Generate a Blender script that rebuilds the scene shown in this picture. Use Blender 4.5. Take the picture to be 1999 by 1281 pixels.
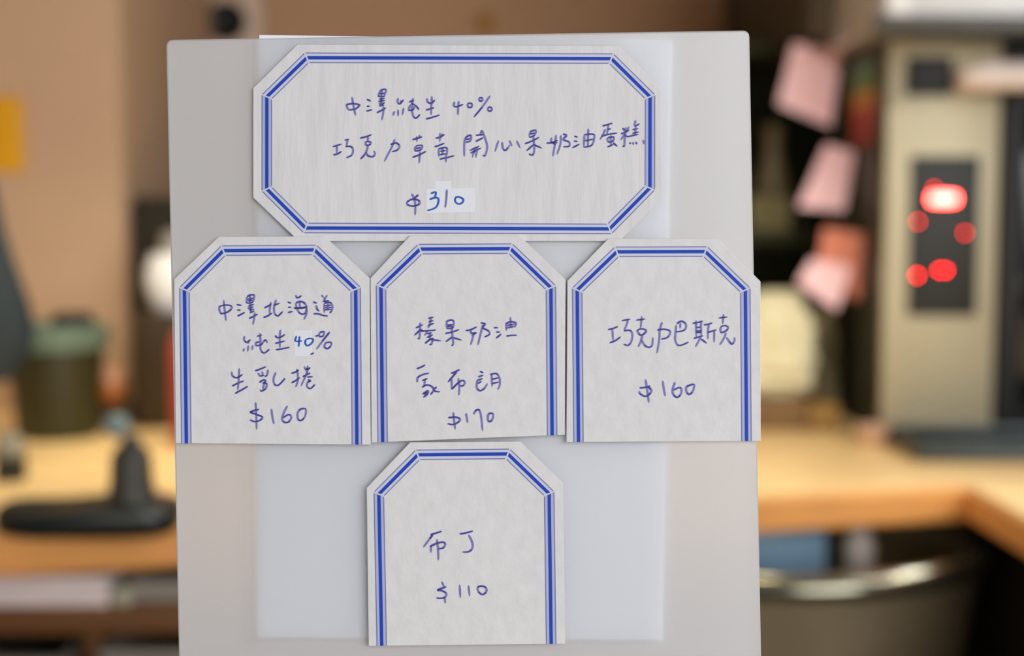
import bpy, bmesh, math, random
from mathutils import Vector, Matrix
random.seed(4)
for o in list(bpy.data.objects):
    bpy.data.objects.remove(o)
SC = bpy.context.scene
COL = SC.collection

# ------------------------------------------------------------------ camera
FPX = 50.0 / 36.0 * 1999.0
CX, CY = 999.5, 640.5
PITCH = math.radians(4.72)
CAM_Z = 1.20
D0 = FPX / 7600.0                       # sign plane: 7.6 px per mm
cam_d = bpy.data.cameras.new('camera')
cam = bpy.data.objects.new('camera', cam_d)
COL.objects.link(cam)
cam.location = (0, 0, CAM_Z)
cam.rotation_euler = (math.pi / 2 - PITCH, 0, 0)
cam_d.lens = 50.0
cam_d.sensor_width = 36.0
cam_d.sensor_fit = 'HORIZONTAL'
cam_d.clip_start = 0.01
cam_d.dof.use_dof = True
cam_d.dof.focus_distance = D0
cam_d.dof.aperture_fstop = 7.0
SC.camera = cam
SC.view_settings.view_transform = 'Standard'
SC.view_settings.look = 'None'
SC.view_settings.gamma = 1
SC.view_settings.exposure = 0.0
CAM_M = Matrix.Translation((0, 0, CAM_Z)) @ Matrix.Rotation(math.pi / 2 - PITCH, 4, 'X')

# ------------------------------------------------------------------ world and lights
W = bpy.data.worlds.new('world')
SC.world = W
W.use_nodes = True
W.node_tree.nodes['Background'].inputs[0].default_value = (0.95, 0.97, 1.0, 1)
W.node_tree.nodes['Background'].inputs[1].default_value = 0.22


def area(name, loc, target, sx, sy, energy, color, spread=180):
    l = bpy.data.lights.new(name, 'AREA')
    l.shape = 'RECTANGLE'
    l.size, l.size_y = sx, sy
    l.energy = energy
    l.color = color
    l.spread = math.radians(spread)
    o = bpy.data.objects.new(name, l)
    COL.objects.link(o)
    o.location = loc
    o.rotation_euler = (Vector(target) - Vector(loc)).to_track_quat('-Z', 'Y').to_euler()
    return o


def bulb(name, loc, energy, color, radius):
    l = bpy.data.lights.new(name, 'POINT')
    l.energy = energy
    l.color = color
    l.shadow_soft_size = radius
    o = bpy.data.objects.new(name, l)
    COL.objects.link(o)
    o.location = loc
    return o


area('shop_window_light', (1.35, -1.45, 1.72), (0, 0.4, 1.15), 1.8, 1.3, 50, (0.97, 0.98, 1.0))
area('worktop_lamp_light', (-0.22, 1.53, 1.58), (-0.20, 1.63, 0.9), 1.05, 0.10, 3.6, (1.0, 0.87, 0.64), 104)
area('added_side_backlight', (1.05, 0.95, 1.75), (0.1, 0.5, 1.15), 0.35, 0.5, 3.6, (0.93, 0.96, 1.0))  # added light without a visible source, brightens the panel from behind right
area('added_under_worktop_fill', (0.0, 0.49, 0.96), (0, 1.4, 0.84), 1.2, 0.06, 2.3, (1.0, 0.93, 0.84))  # added low fill for rack, tub and worktop edge; the counter has no lamp
area('added_panel_backlight', (0.90, 1.66, 1.50), (0.0, 0.40, 1.18), 0.30, 0.08, 3.5, (0.93, 0.95, 1.0))  # added backlight for the right half of the panel; no lamp in the hood


def spot(name, loc, target, energy, color, radius, cone):
    l = bpy.data.lights.new(name, 'SPOT')
    l.energy = energy
    l.color = color
    l.shadow_soft_size = radius
    l.spot_size = math.radians(cone)
    l.spot_blend = 0.6
    o = bpy.data.objects.new(name, l)
    COL.objects.link(o)
    o.location = loc
    o.rotation_euler = (Vector(target) - Vector(loc)).to_track_quat('-Z', 'Y').to_euler()
    return o


spot('added_note_fill_spot', (0.05, 0.8, 2.2), (0.34, 1.95, 1.24), 30, (1.0, 0.97, 0.92), 0.05, 25)  # added fill aimed at the sticky notes, no actual fitting
spot('added_rim_glint_spot', (1.05, 1.29, 1.58), (0.40, 1.39, 0.83), 9, (1.0, 0.97, 0.90), 0.03, 18)  # added spot, placed so that the tub rim shows a glint
spot('added_rim_glint_spot', (1.24, 1.43, 1.44), (0.43, 1.41, 0.83), 16, (0.97, 1.0, 0.95), 0.03, 18)  # second added spot for the rim glints


# ------------------------------------------------------------------ colour and materials
def lin(r, g=None, b=None):
    if g is None:
        r, g, b = r
    def f(c):
        c /= 255.0
        return c / 12.92 if c <= 0.04045 else ((c + 0.055) / 1.055) ** 2.4
    return (f(r), f(g), f(b), 1.0)


def nm(name):
    m = bpy.data.materials.new(name)
    m.use_nodes = True
    nt = m.node_tree
    return m, nt, nt.nodes['Principled BSDF']


def mat(name, col, rough=0.6, metal=0.0, var=0.08, scale=30.0, bump=0.0, stretch=None, coat=0.0, trans=0.0):
    m, nt, p = nm(name)
    c = lin(col)
    tc = nt.nodes.new('ShaderNodeTexCoord')
    mp = nt.nodes.new('ShaderNodeMapping')
    nz = nt.nodes.new('ShaderNodeTexNoise')
    nz.inputs['Scale'].default_value = scale
    nz.inputs['Detail'].default_value = 5
    if stretch:
        mp.inputs['Scale'].default_value = stretch
    nt.links.new(tc.outputs['Object'], mp.inputs[0])
    nt.links.new(mp.outputs[0], nz.inputs['Vector'])
    cr = nt.nodes.new('ShaderNodeValToRGB')
    cr.color_ramp.elements[0].position = 0.3
    cr.color_ramp.elements[1].position = 0.7
    cr.color_ramp.elements[0].color = tuple(x * (1 - var) for x in c[:3]) + (1,)
    cr.color_ramp.elements[1].color = tuple(min(1, x * (1 + var)) for x in c[:3]) + (1,)
    nt.links.new(nz.outputs[0], cr.inputs[0])
    nt.links.new(cr.outputs[0], p.inputs['Base Color'])
    p.inputs['Roughness'].default_value = rough
    p.inputs['Metallic'].default_value = metal
    p.inputs['Coat Weight'].default_value = coat
    p.inputs['Transmission Weight'].default_value = trans
    if bump:
        b = nt.nodes.new('ShaderNodeBump')
        b.inputs['Strength'].default_value = bump
        b.inputs['Distance'].default_value = 0.001
        nt.links.new(nz.outputs[0], b.inputs['Height'])
        nt.links.new(b.outputs[0], p.inputs['Normal'])
    return m


def emit(name, col, strength):
    m, nt, p = nm(name)
    p.inputs['Base Color'].default_value = (0.02, 0, 0, 1)
    p.inputs['Emission Color'].default_value = col
    p.inputs['Emission Strength'].default_value = strength
    return m


def frosted(name):
    m = bpy.data.materials.new(name)
    m.use_nodes = True
    nt = m.node_tree
    nt.nodes.clear()
    out = nt.nodes.new('ShaderNodeOutputMaterial')
    di = nt.nodes.new('ShaderNodeBsdfDiffuse')
    tr = nt.nodes.new('ShaderNodeBsdfTranslucent')
    gl = nt.nodes.new('ShaderNodeBsdfGlossy')
    tc = nt.nodes.new('ShaderNodeTexCoord')
    nz = nt.nodes.new('ShaderNodeTexNoise')
    nz.inputs['Scale'].default_value = 900
    nt.links.new(tc.outputs['Object'], nz.inputs['Vector'])
    cr = nt.nodes.new('ShaderNodeValToRGB')
    cr.color_ramp.elements[0].color = (0.92, 0.935, 0.955, 1)
    cr.color_ramp.elements[1].color = (0.945, 0.955, 0.97, 1)
    nt.links.new(nz.outputs[0], cr.inputs[0])
    nt.links.new(cr.outputs[0], di.inputs[0])
    tr.inputs[0].default_value = (0.945, 0.97, 0.995, 1)
    gl.inputs['Roughness'].default_value = 0.37
    gl.inputs[0].default_value = (0.9, 0.9, 0.9, 1)
    m1 = nt.nodes.new('ShaderNodeMixShader')
    m1.inputs[0].default_value = 0.63
    rf = nt.nodes.new('ShaderNodeBsdfRefraction')
    rf.inputs['Roughness'].default_value = 0.62
    rf.inputs['IOR'].default_value = 1.2
    rf.inputs[0].default_value = (0.95, 0.95, 0.97, 1)
    m0 = nt.nodes.new('ShaderNodeMixShader')
    m0.inputs[0].default_value = 0.25
    nt.links.new(tr.outputs[0], m0.inputs[1])
    nt.links.new(rf.outputs[0], m0.inputs[2])
    nt.links.new(di.outputs[0], m1.inputs[1])
    nt.links.new(m0.outputs[0], m1.inputs[2])
    m2 = nt.nodes.new('ShaderNodeMixShader')
    m2.inputs[0].default_value = 0.13
    nt.links.new(m1.outputs[0], m2.inputs[1])
    nt.links.new(gl.outputs[0], m2.inputs[2])
    nt.links.new(m2.outputs[0], out.inputs[0])
    return m


M_FROST = frosted('frosted_plastic')
def clear_back(name):
    m = bpy.data.materials.new(name)
    m.use_nodes = True
    nt = m.node_tree
    nt.nodes.clear()
    out = nt.nodes.new('ShaderNodeOutputMaterial')
    tr = nt.nodes.new('ShaderNodeBsdfTransparent')
    gl = nt.nodes.new('ShaderNodeBsdfGlossy')
    gl.inputs['Roughness'].default_value = 0.15
    mx = nt.nodes.new('ShaderNodeMixShader')
    mx.inputs[0].default_value = 0.02
    tr.inputs[0].default_value = (0.99, 0.99, 0.99, 1)
    nt.links.new(tr.outputs[0], mx.inputs[1])
    nt.links.new(gl.outputs[0], mx.inputs[2])
    nt.links.new(mx.outputs[0], out.inputs[0])
    return m


M_CLEAR = clear_back('clear_plastic_back')
M_PAPER = mat('white_paper', (250, 248, 253), 0.8, var=0.005)
_nt = M_PAPER.node_tree
_p = _nt.nodes['Principled BSDF']
_t = _nt.nodes.new('ShaderNodeBsdfTranslucent')
_t.inputs[0].default_value = (0.88, 0.87, 0.92, 1)
_m = _nt.nodes.new('ShaderNodeMixShader')
_m.inputs[0].default_value = 0.12
_nt.links.new(_p.outputs[0], _m.inputs[1])
_nt.links.new(_t.outputs[0], _m.inputs[2])
_nt.links.new(_m.outputs[0], _nt.nodes['Material Output'].inputs[0])
M_CARD = mat('card_stock_paper', (221, 218, 217), 0.85, var=0.035, scale=260, bump=0.25, stretch=(1, 0.8, 1))
M_CARDV = mat('card_stock_laid_paper', (221, 218, 217), 0.85, var=0.04, scale=330, bump=0.3, stretch=(1, 0.16, 1))
M_BLUE = mat('blue_print', (2, 60, 174), 0.7, var=0.06, scale=600)
M_LINE = mat('grey_blue_print', (112, 118, 170), 0.7, var=0.04)
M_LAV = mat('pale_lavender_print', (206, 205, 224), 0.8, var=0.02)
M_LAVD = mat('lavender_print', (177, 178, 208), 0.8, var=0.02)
M_INK = mat('violet_ink', (66, 62, 152), 0.6, var=0.15, scale=900)
M_INKL = mat('pale_violet_ink', (122, 118, 180), 0.6, var=0.12, scale=900)
M_INKB = mat('bright_blue_ink', (40, 92, 176), 0.6, var=0.12, scale=900)
M_TAPE = mat('white_correction_tape', (229, 231, 236), 0.5, var=0.01)
M_PAD = mat('adhesive_foam', (205, 203, 200), 0.9)


# ------------------------------------------------------------------ object helpers
def link(name, me, m=None, parent=None):
    o = bpy.data.objects.new(name, me)
    COL.objects.link(o)
    if m is not None:
        for mm in (m if isinstance(m, (list, tuple)) else [m]):
            me.materials.append(mm)
    if parent is not None:
        o.parent = parent
    return o


def tag(o, label=None, cat=None, group=None, kind=None):
    if label: o['label'] = label
    if cat: o['category'] = cat
    if group: o['group'] = group
    if kind: o['kind'] = kind
    return o


def empty(name, mtx):
    o = bpy.data.objects.new(name, None)
    o.empty_display_size = 0.02
    COL.objects.link(o)
    o.matrix_world = mtx if isinstance(mtx, Matrix) else Matrix.Translation(mtx)
    return o


def from_bm(name, bm, m=None, parent=None, smooth=False):
    me = bpy.data.meshes.new(name)
    bmesh.ops.recalc_face_normals(bm, faces=bm.faces)
    if smooth:
        for f in bm.faces: f.smooth = True
    bm.to_mesh(me)
    bm.free()
    if smooth and hasattr(me, 'set_sharp_from_angle'):
        me.set_sharp_from_angle(angle=math.radians(40))
    return link(name, me, m, parent)


def add_box(bm, x0, x1, y0, y1, z0, z1, bev=0.0, seg=2):
    r = bmesh.ops.create_cube(bm, size=1)
    vs = r['verts']
    for v in vs:
        v.co = Vector((x0 + (v.co.x + .5) * (x1 - x0), y0 + (v.co.y + .5) * (y1 - y0), z0 + (v.co.z + .5) * (z1 - z0)))
    if bev:
        es = list({e for v in vs for e in v.link_edges})
        bmesh.ops.bevel(bm, geom=es, offset=bev, segments=seg, affect='EDGES', profile=0.5)


def box(name, x0, x1, y0, y1, z0, z1, m, bev=0.003, parent=None, seg=2, origin=None):
    """box in world coordinates; top-level boxes get their origin at the base"""
    bm = bmesh.new()
    add_box(bm, x0, x1, y0, y1, z0, z1, bev, seg)
    if parent is None:
        c = Vector(((x0 + x1) / 2, (y0 + y1) / 2, min(z0, z1)))
        bmesh.ops.translate(bm, verts=bm.verts, vec=-c)
        o = from_bm(name, bm, m, None, smooth=bool(bev))
        o.location = c
        return o
    c = Vector(parent.location)
    bmesh.ops.translate(bm, verts=bm.verts, vec=-c)
    return from_bm(name, bm, m, parent, smooth=bool(bev))


def add_lathe(bm, prof, segs=40, c=(0, 0, 0), sx=1.0, sy=1.0):
    rings = []
    for r, z in prof:
        if r < 1e-6:
            rings.append([bm.verts.new((c[0], c[1], c[2] + z))])
        else:
            rings.append([bm.verts.new((c[0] + sx * r * math.cos(2 * math.pi * k / segs), c[1] + sy * r * math.sin(2 * math.pi * k / segs), c[2] + z)) for k in range(segs)])
    for a, b in zip(rings, rings[1:]):
        for k in range(segs):
            n = (k + 1) % segs
            if len(a) == 1 and len(b) == 1: continue
            if len(a) == 1: bm.faces.new((a[0], b[n], b[k]))
            elif len(b) == 1: bm.faces.new((a[k], a[n], b[0]))
            else: bm.faces.new((a[k], a[n], b[n], b[k]))


def lathe(name, prof, m, parent=None, segs=40, c=(0, 0, 0), sx=1.0, sy=1.0):
    bm = bmesh.new()
    add_lathe(bm, prof, segs, c, sx, sy)
    return from_bm(name, bm, m, parent, smooth=True)


def tube(name, pts, r, m, parent=None, segs=12):
    bm = bmesh.new()
    P = [Vector(p) for p in pts]
    rings = []
    for i, p in enumerate(P):
        d = (P[min(i + 1, len(P) - 1)] - P[max(i - 1, 0)]).normalized()
        q = d.to_track_quat('Z', 'Y')
        rr = r[i] if isinstance(r, (list, tuple)) else r
        rings.append([bm.verts.new(p + q @ Vector((rr * math.cos(2 * math.pi * k / segs), rr * math.sin(2 * math.pi * k / segs), 0))) for k in range(segs)])
    for a, b in zip(rings, rings[1:]):
        for k in range(segs):
            n = (k + 1) % segs
            bm.faces.new((a[k], a[n], b[n], b[k]))
    bm.faces.new(rings[0][::-1])
    bm.faces.new(rings[-1])
    return from_bm(name, bm, m, parent, smooth=True)


def ray(px, py):
    a, b = (px - CX) / FPX, -(py - CY) / FPX
    return Vector((a, math.cos(PITCH) + b * math.sin(PITCH), -math.sin(PITCH) + b * math.cos(PITCH)))


def at(px, py, Y):
    d = ray(px, py)
    return Vector((0, 0, CAM_Z)) + d * (Y / d.y)


def ground(px, py, z):
    d = ray(px, py)
    return Vector((0, 0, CAM_Z)) + d * ((z - CAM_Z) / d.z)


def span(px0, px1, py0, py1, Y):
    a, b = at(px0, py1, Y), at(px1, py0, Y)
    return a.x, b.x, a.z, b.z           # x0, x1, z0, z1


# ================================================================== THE SIGN
SIGN_M = CAM_M @ Matrix.Translation((0, 0, -D0))     # local z points out of the face of the sign


def uv(p, z):
    s = (D0 - z) / FPX
    return Vector(((p[0] - CX) * s, (CY - p[1]) * s, z))


def offset_poly(poly, d):
    """inset a closed polygon (photo px, clockwise on screen) by d"""
    n = len(poly)
    out = []
    for i in range(n):
        p0, p1, p2 = (Vector(poly[(i + k) % n]) for k in (-1, 0, 1))
        d1, d2 = (p1 - p0).normalized(), (p2 - p1).normalized()
        n1, n2 = Vector((-d1.y, d1.x)), Vector((-d2.y, d2.x))
        mi = (n1 + n2).normalized()
        out.append(p1 + mi * (d / max(0.3, mi.dot(n1))))
    return out


def slab(name, poly, z0, z1, m, parent, origin, bev=1.2):
    """bevelled sheet cut to the outline poly"""
    bm = bmesh.new()
    bz = (z1 - z0) * 0.3
    inner = offset_poly(poly, bev)
    rings = []
    for pl, z in ((inner, z0), (poly, z0 + bz), (poly, z1 - bz), (inner, z1)):
        rings.append([bm.verts.new(uv(p, z) - origin) for p in pl])
    n = len(poly)
    for a, b in zip(rings, rings[1:]):
        for k in range(n):
            bm.faces.new((a[k], a[(k + 1) % n], b[(k + 1) % n], b[k]))
    bm.faces.new(rings[0][::-1])
    bm.faces.new(rings[-1])
    bmesh.ops.recalc_face_normals(bm, faces=bm.faces)
    for f in bm.faces: f.normal_update()
    return bm


def rounded(poly, radii, seg=6):
    out = []
    n = len(poly)
    for i in range(n):
        p0, p1, p2 = (Vector(poly[(i + k) % n]) for k in (-1, 0, 1))
        r = radii[i]
        if r <= 0:
            out.append(p1)
            continue
        a, b = p1 + (p0 - p1).normalized() * r, p1 + (p2 - p1).normalized() * r
        for k in range(seg + 1):
            t = k / seg
            out.append(a * (1 - t) ** 2 + p1 * 2 * t * (1 - t) + b * t * t)
    return out


# --- frosted holder
Z_PF, Z_PB = -0.0026, -0.0041            # front and back face of the frosted sheet
PANEL = [(325, 78), (1462.5, 59.5), (1493, 1668), (357.5, 1668)]
pc = uv((925, 1668), (Z_PF + Z_PB) / 2)
holder = empty('sign_holder', SIGN_M @ Matrix.Translation(pc))
tag(holder, 'frosted translucent plastic sign panel with rounded top corners carrying the price cards', 'sign holder')
bm = slab('panel', rounded(PANEL, (14, 14, 4, 4)), Z_PB, Z_PF, M_FROST, holder, pc, bev=2.5)
for f in bm.faces:
    if f.normal.z < -0.99: f.material_index = 1      # only the front of the clear sheet is frosted
from_bm('panel', bm, [M_FROST, M_CLEAR], holder)
base_w = SIGN_M @ pc
# foot of the holder, level, behind the panel
bm = bmesh.new()
add_box(bm, -0.0735, 0.0735, 0.003, 0.075, -0.0003, 0.0022, 0.0008)
bm.transform((SIGN_M @ Matrix.Translation(pc)).inverted() @ Matrix.Translation(base_w))
from_bm('foot', bm, M_FROST, holder)

# --- paper sheet behind the panel
PAPER = [(506, 68.3), (720, 71), (960, 74.5), (1314, 79), (1308, 340), (1300, 900), (1293.5, 1249), (503.5, 1244), (502.5, 900)]
oc = uv((900, 1245), Z_PB - 0.0004)
sheet = empty('paper_sheet', SIGN_M @ Matrix.Translation(oc))
bm = slab('s', PAPER, Z_PB - 0.00055, Z_PB - 0.00032, M_PAPER, sheet, oc, bev=0.3)
sheet2 = from_bm('paper_sheet', bm, M_PAPER, None)
sheet2.matrix_world = sheet.matrix_world.copy()
bpy.data.objects.remove(sheet)
sheet2.name = 'paper_sheet'
tag(sheet2, 'plain white paper sheet showing through the frosted panel behind the cards', 'paper')


# --- cards
def catmull(pts, n=6):
    P = [Vector(p) for p in pts]
    if len(P) < 3:
        return [P[0].lerp(P[-1], t / 4) for t in range(5)]
    closed = (P[0] - P[-1]).length < 1.2
    out = []
    for i in range(len(P) - 1):
        p0 = P[i - 1] if i > 0 else (P[-2] if closed else P[0] * 2 - P[1])
        p3 = P[i + 2] if i + 2 < len(P) else (P[1] if closed else P[-1] * 2 - P[-2])
        p1, p2 = P[i], P[i + 1]
        for k in range(n):
            t = k / n
            out.append(0.5 * ((2 * p1) + (p2 - p0) * t + (2 * p0 - 5 * p1 + 4 * p2 - p3) * t * t + (3 * p1 - p0 - 3 * p2 + p3) * t ** 3))
    out.append(P[-1])
    return out


PEN_SLOT = [0]


def ribbon(bm, pts, w, z, origin, blue=False):
    P = catmull(pts)
    n = len(P)
    L, R, dirs = [], [], []
    for i in range(n):
        d = P[min(i + 1, n - 1)] - P[max(i - 1, 0)]
        if d.length < 1e-6: d = Vector((1, 0))
        d.normalize()
        dirs.append(d)
        nn = Vector((-d.y, d.x))
        steep = abs(d.y)
        t = i / (n - 1)
        ww = w * (0.92 + 0.25 * steep) * (1.0 if 0 < i < n - 1 else 0.55) * (1.0 - 0.18 * t)
        L.append(bm.verts.new(uv(P[i] + nn * ww / 2, z) - origin))
        R.append(bm.verts.new(uv(P[i] - nn * ww / 2, z) - origin))
    # rounded ends
    for end, s in ((0, -1), (n - 1, 1)):
        tip = bm.verts.new(uv(P[end] + dirs[end] * s * w * 0.3, z) - origin)
        try:
            f = bm.faces.new((L[end], R[end], tip))
            f.material_index = 2 if blue else (1 if abs(dirs[end].y) > 0.8 else 0)
        except ValueError:
            pass
    for i in range(n - 1):
        try:
            f = bm.faces.new((L[i], L[i + 1], R[i + 1], R[i]))
        except ValueError:
            continue
        st = (abs(dirs[i].y) + abs(dirs[i + 1].y)) / 2
        f.material_index = 2 if blue else (1 if st > 0.8 else 0)
    for f in bm.faces:
        f.normal_update()
        if f.normal.z < 0: f.normal_flip()


def write(parent, origin, z, crop, strokes, w=3.5):
    w *= 1.2
    ox, oy, s = crop
    bm = bmesh.new()
    for st in strokes:
        blue = False
        if st and st[0] == 'b':
            blue, st = True, st[1:]
        ribbon(bm, [(ox + x / s, oy + y / s) for x, y in st], w, z, origin, blue)
    me = bpy.data.meshes.new('handwriting')
    bm.to_mesh(me)
    bm.free()
    return link('handwriting', me, [M_INK, M_INKL, M_INKB], parent)


def border(bm, line, closed, z, origin):
    V = [Vector(p) for p in line]
    n = len(V)
    segs = n if closed else n - 1
    def miter(i):
        if not closed and (i == 0 or i == n - 1):
            d = (V[1] - V[0]) if i == 0 else (V[-1] - V[-2])
            d.normalize()
            return Vector((-d.y, d.x)), True
        d1 = (V[i] - V[i - 1]).normalized()
        d2 = (V[(i + 1) % n] - V[i]).normalized()
        n1, n2 = Vector((-d1.y, d1.x)), Vector((-d2.y, d2.x))
        m = (n1 + n2).normalized()
        return m / m.dot(n1), False
    for i in range(segs):
        a, b = V[i], V[(i + 1) % n]
        d = (b - a).normalized()
        (ma, ea), (mb, eb) = miter(i), miter((i + 1) % n)
        vert = abs(d.y) > 0.9
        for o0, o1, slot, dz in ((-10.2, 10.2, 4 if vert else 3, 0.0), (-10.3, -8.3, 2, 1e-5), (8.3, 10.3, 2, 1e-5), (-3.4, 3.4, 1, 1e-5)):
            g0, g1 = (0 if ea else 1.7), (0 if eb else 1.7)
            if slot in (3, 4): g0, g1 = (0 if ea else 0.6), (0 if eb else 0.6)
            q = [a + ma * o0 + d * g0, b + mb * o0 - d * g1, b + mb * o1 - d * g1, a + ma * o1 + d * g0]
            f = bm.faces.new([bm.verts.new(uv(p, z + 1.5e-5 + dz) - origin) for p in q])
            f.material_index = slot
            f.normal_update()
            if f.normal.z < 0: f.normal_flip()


CARD_GROUP = 'handwritten price cards on the frosted panel'


def card(label, poly, line, closed, z0, z1, stock, lines, patches=()):
    cx = sum(p[0] for p in poly) / len(poly)
    cy = sum(p[1] for p in poly) / len(poly)
    origin = uv((cx, cy), z0)
    root = empty('price_card', SIGN_M @ Matrix.Translation(origin))
    tag(root, label, 'price card', CARD_GROUP)
    bm = slab('card', poly, z0, z1, stock, root, origin, bev=0.6)
    border(bm, line, closed, z1, origin)
    me = bpy.data.meshes.new('card_stock')
    bm.to_mesh(me)
    bm.free()
    link('card_stock', me, [stock, M_BLUE, M_LINE, M_LAV, M_LAVD], root)
    # foam pad that sticks it on the sheet
    pw = 60
    bm = slab('pad', [(cx - pw, cy - pw), (cx + pw, cy - pw), (cx + pw, cy + pw), (cx - pw, cy + pw)], Z_PF, z0, M_PAD, root, origin, bev=0.5)
    from_bm('adhesive_pad', bm, M_PAD, root)
    for pt in patches:
        bm = slab('tape', pt, z1 - 1e-5, z1 + 3e-5, M_TAPE, root, origin, bev=0.6)
        from_bm('correction_tape', bm, M_TAPE, root)
    for crop, strokes, w in lines:
        write(root, origin, z1 + 6e-5, crop, strokes, w)
    return root


def circ(x, y, r, ry=None):
    ry = ry or r
    return [(x + r * math.cos(t * math.pi / 4 - 1.2), y + ry * math.sin(t * math.pi / 4 - 1.2)) for t in range(9)]


CR1 = (640, 160, 5.879)
CR2 = (940, 220, 5.879)
CR3 = (760, 340, 9.995)
CR4 = (410, 560, 7.688)
CR5 = (430, 690, 7.688)
CR6 = (790, 610, 5.3375)
CR7 = (1170, 600, 6.743)
CR8 = (800, 1020, 7.535)

big_l1 = [
    [(214, 256), (222, 290), (240, 322)], [(214, 258), (290, 250), (362, 262), (350, 285), (316, 312)], [(240, 322), (320, 312)], [(278, 175), (298, 290), (318, 380)],
    [(450, 200), (492, 220)], [(448, 280), (482, 278)], [(445, 334), (508, 318)],
    [(600, 105), (578, 162)], [(600, 102), (640, 85), (668, 92), (655, 140), (640, 178)], [(592, 136), (652, 128)], [(576, 165), (645, 168)], [(622, 100), (615, 165)],
    [(614, 170), (614, 275)], [(590, 196), (652, 192)], [(584, 222), (656, 214)], [(592, 238), (610, 262), (650, 238)], [(590, 275), (642, 268)],
    [(565, 352), (605, 332), (665, 298)], [(640, 285), (635, 360), (620, 435)],
    [(808, 188), (800, 226), (826, 252), (868, 205)], [(838, 214), (842, 242)], [(765, 338), (748, 385)], [(806, 320), (808, 390)], [(870, 300), (855, 375)],
    [(935, 230), (988, 210)], [(978, 188), (966, 300), (980, 390), (1015, 414), (1056, 374)], [(948, 262), (930, 322), (982, 314), (1005, 272), (1045, 316)], [(958, 250), (1000, 262)],
    [(1138, 190), (1146, 228), (1188, 246), (1228, 206)], [(1195, 165), (1188, 280), (1186, 375)], [(1128, 322), (1172, 310), (1218, 296)], [(1128, 425), (1200, 406), (1282, 380)],
    [(1454, 230), (1445, 272), (1482, 284), (1552, 258)], [(1502, 222), (1496, 300), (1494, 376)],
    circ(1630, 268, 26), circ(1756, 200, 20), [(1862, 160), (1770, 290), (1680, 400)], circ(1860, 312, 23)]
big_l2a = [
    [(62, 742), (155, 715)], [(105, 732), (104, 815)], [(65, 838), (110, 826), (155, 800)], [(195, 668), (242, 660)], [(228, 672), (214, 730)], [(206, 740), (265, 742), (290, 780), (275, 838), (215, 870)],
    [(372, 645), (440, 628), (500, 606)], [(460, 625), (460, 680)], [(437, 686), (442, 726), (480, 720), (492, 692), (437, 686)], [(462, 738), (432, 820), (376, 885)], [(432, 805), (465, 848), (516, 858), (542, 826), (530, 792)],
    [(768, 660), (738, 740), (650, 910)], [(722, 716), (788, 702), (822, 738), (796, 782), (740, 800)],
    [(972, 662), (1028, 648), (1082, 630)], [(1020, 626), (1022, 682)], [(1052, 612), (1046, 648)], [(1010, 742), (1006, 790), (1068, 776), (1082, 730), (1010, 738)], [(1010, 764), (1072, 752)], [(975, 865), (1050, 836), (1126, 798)], [(1058, 800), (1048, 930)],
    [(1240, 646), (1290, 632), (1338, 604)], [(1288, 590), (1285, 682)], [(1312, 596), (1306, 636)], [(1228, 744), (1278, 728), (1335, 704)], [(1270, 772), (1276, 855)], [(1272, 768), (1362, 756), (1366, 842)], [(1290, 796), (1350, 788)], [(1280, 836), (1360, 824)], [(1318, 764), (1316, 830)], [(1285, 886), (1360, 870), (1448, 848)], [(1356, 840), (1355, 920)],
    [(1578, 640), (1566, 720), (1566, 852)], [(1578, 642), (1626, 612), (1646, 630), (1636, 676), (1584, 694)], [(1584, 664), (1636, 648)], [(1700, 612), (1792, 604)], [(1768, 555), (1748, 604)], [(1700, 682), (1740, 662), (1782, 640)], [(1770, 555), (1810, 660), (1830, 750), (1806, 842), (1780, 842)],
    [(1634, 786), (1736, 738)], [(1640, 816), (1756, 760)], [(1690, 758), (1660, 865)], [(1716, 748), (1700, 866)]]
big_l2b = [
    [(195, 322), (155, 445)], [(236, 340), (248, 412), (280, 430), (326, 372)], [(320, 320), (350, 382)], [(405, 325), (442, 402)],
    [(560, 216), (548, 275)], [(560, 214), (622, 204), (608, 258), (552, 284)], [(558, 244), (612, 234)], [(500, 356), (580, 326), (658, 284)], [(596, 270), (606, 430), (584, 486), (546, 474)], [(590, 372), (520, 436)], [(598, 366), (690, 406)],
    [(748, 350), (810, 344), (872, 318)], [(805, 288), (800, 330), (848, 366)], [(856, 258), (842, 370), (820, 498)], [(868, 345), (800, 336)], [(912, 262), (906, 360), (868, 476)], [(936, 246), (976, 262), (940, 308), (1006, 338), (1006, 384), (942, 392)],
    [(1066, 270), (1102, 280)], [(1064, 326), (1100, 330)], [(1045, 402), (1122, 362)], [(1226, 188), (1222, 300), (1222, 388)], [(1182, 250), (1174, 392)], [(1182, 252), (1286, 250), (1292, 304), (1264, 374), (1176, 398)], [(1184, 322), (1288, 304)],
    [(1390, 152), (1446, 138), (1502, 120)], [(1458, 138), (1440, 246)], [(1448, 192), (1484, 186)], [(1420, 192), (1400, 242), (1362, 306)], [(1376, 272), (1440, 252), (1556, 234)], [(1450, 290), (1460, 336), (1510, 324), (1516, 280), (1450, 290)], [(1484, 262), (1486, 384)], [(1448, 392), (1512, 366)], [(1512, 346), (1556, 386)],
    [(1604, 242), (1650, 224), (1694, 200)], [(1656, 172), (1644, 290), (1640, 380), (1620, 382)], [(1622, 178), (1644, 206)], [(1692, 164), (1662, 212)], [(1640, 250), (1600, 312)], [(1650, 250), (1676, 274), (1800, 248)], [(1768, 90), (1760, 150), (1812, 130)], [(1736, 194), (1796, 182)], [(1734, 238), (1802, 222)], [(1770, 160), (1764, 250)], [(1712, 345), (1700, 358)], [(1736, 342), (1746, 366)], [(1768, 338), (1786, 362)], [(1856, 316), (1866, 358)]]
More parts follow.
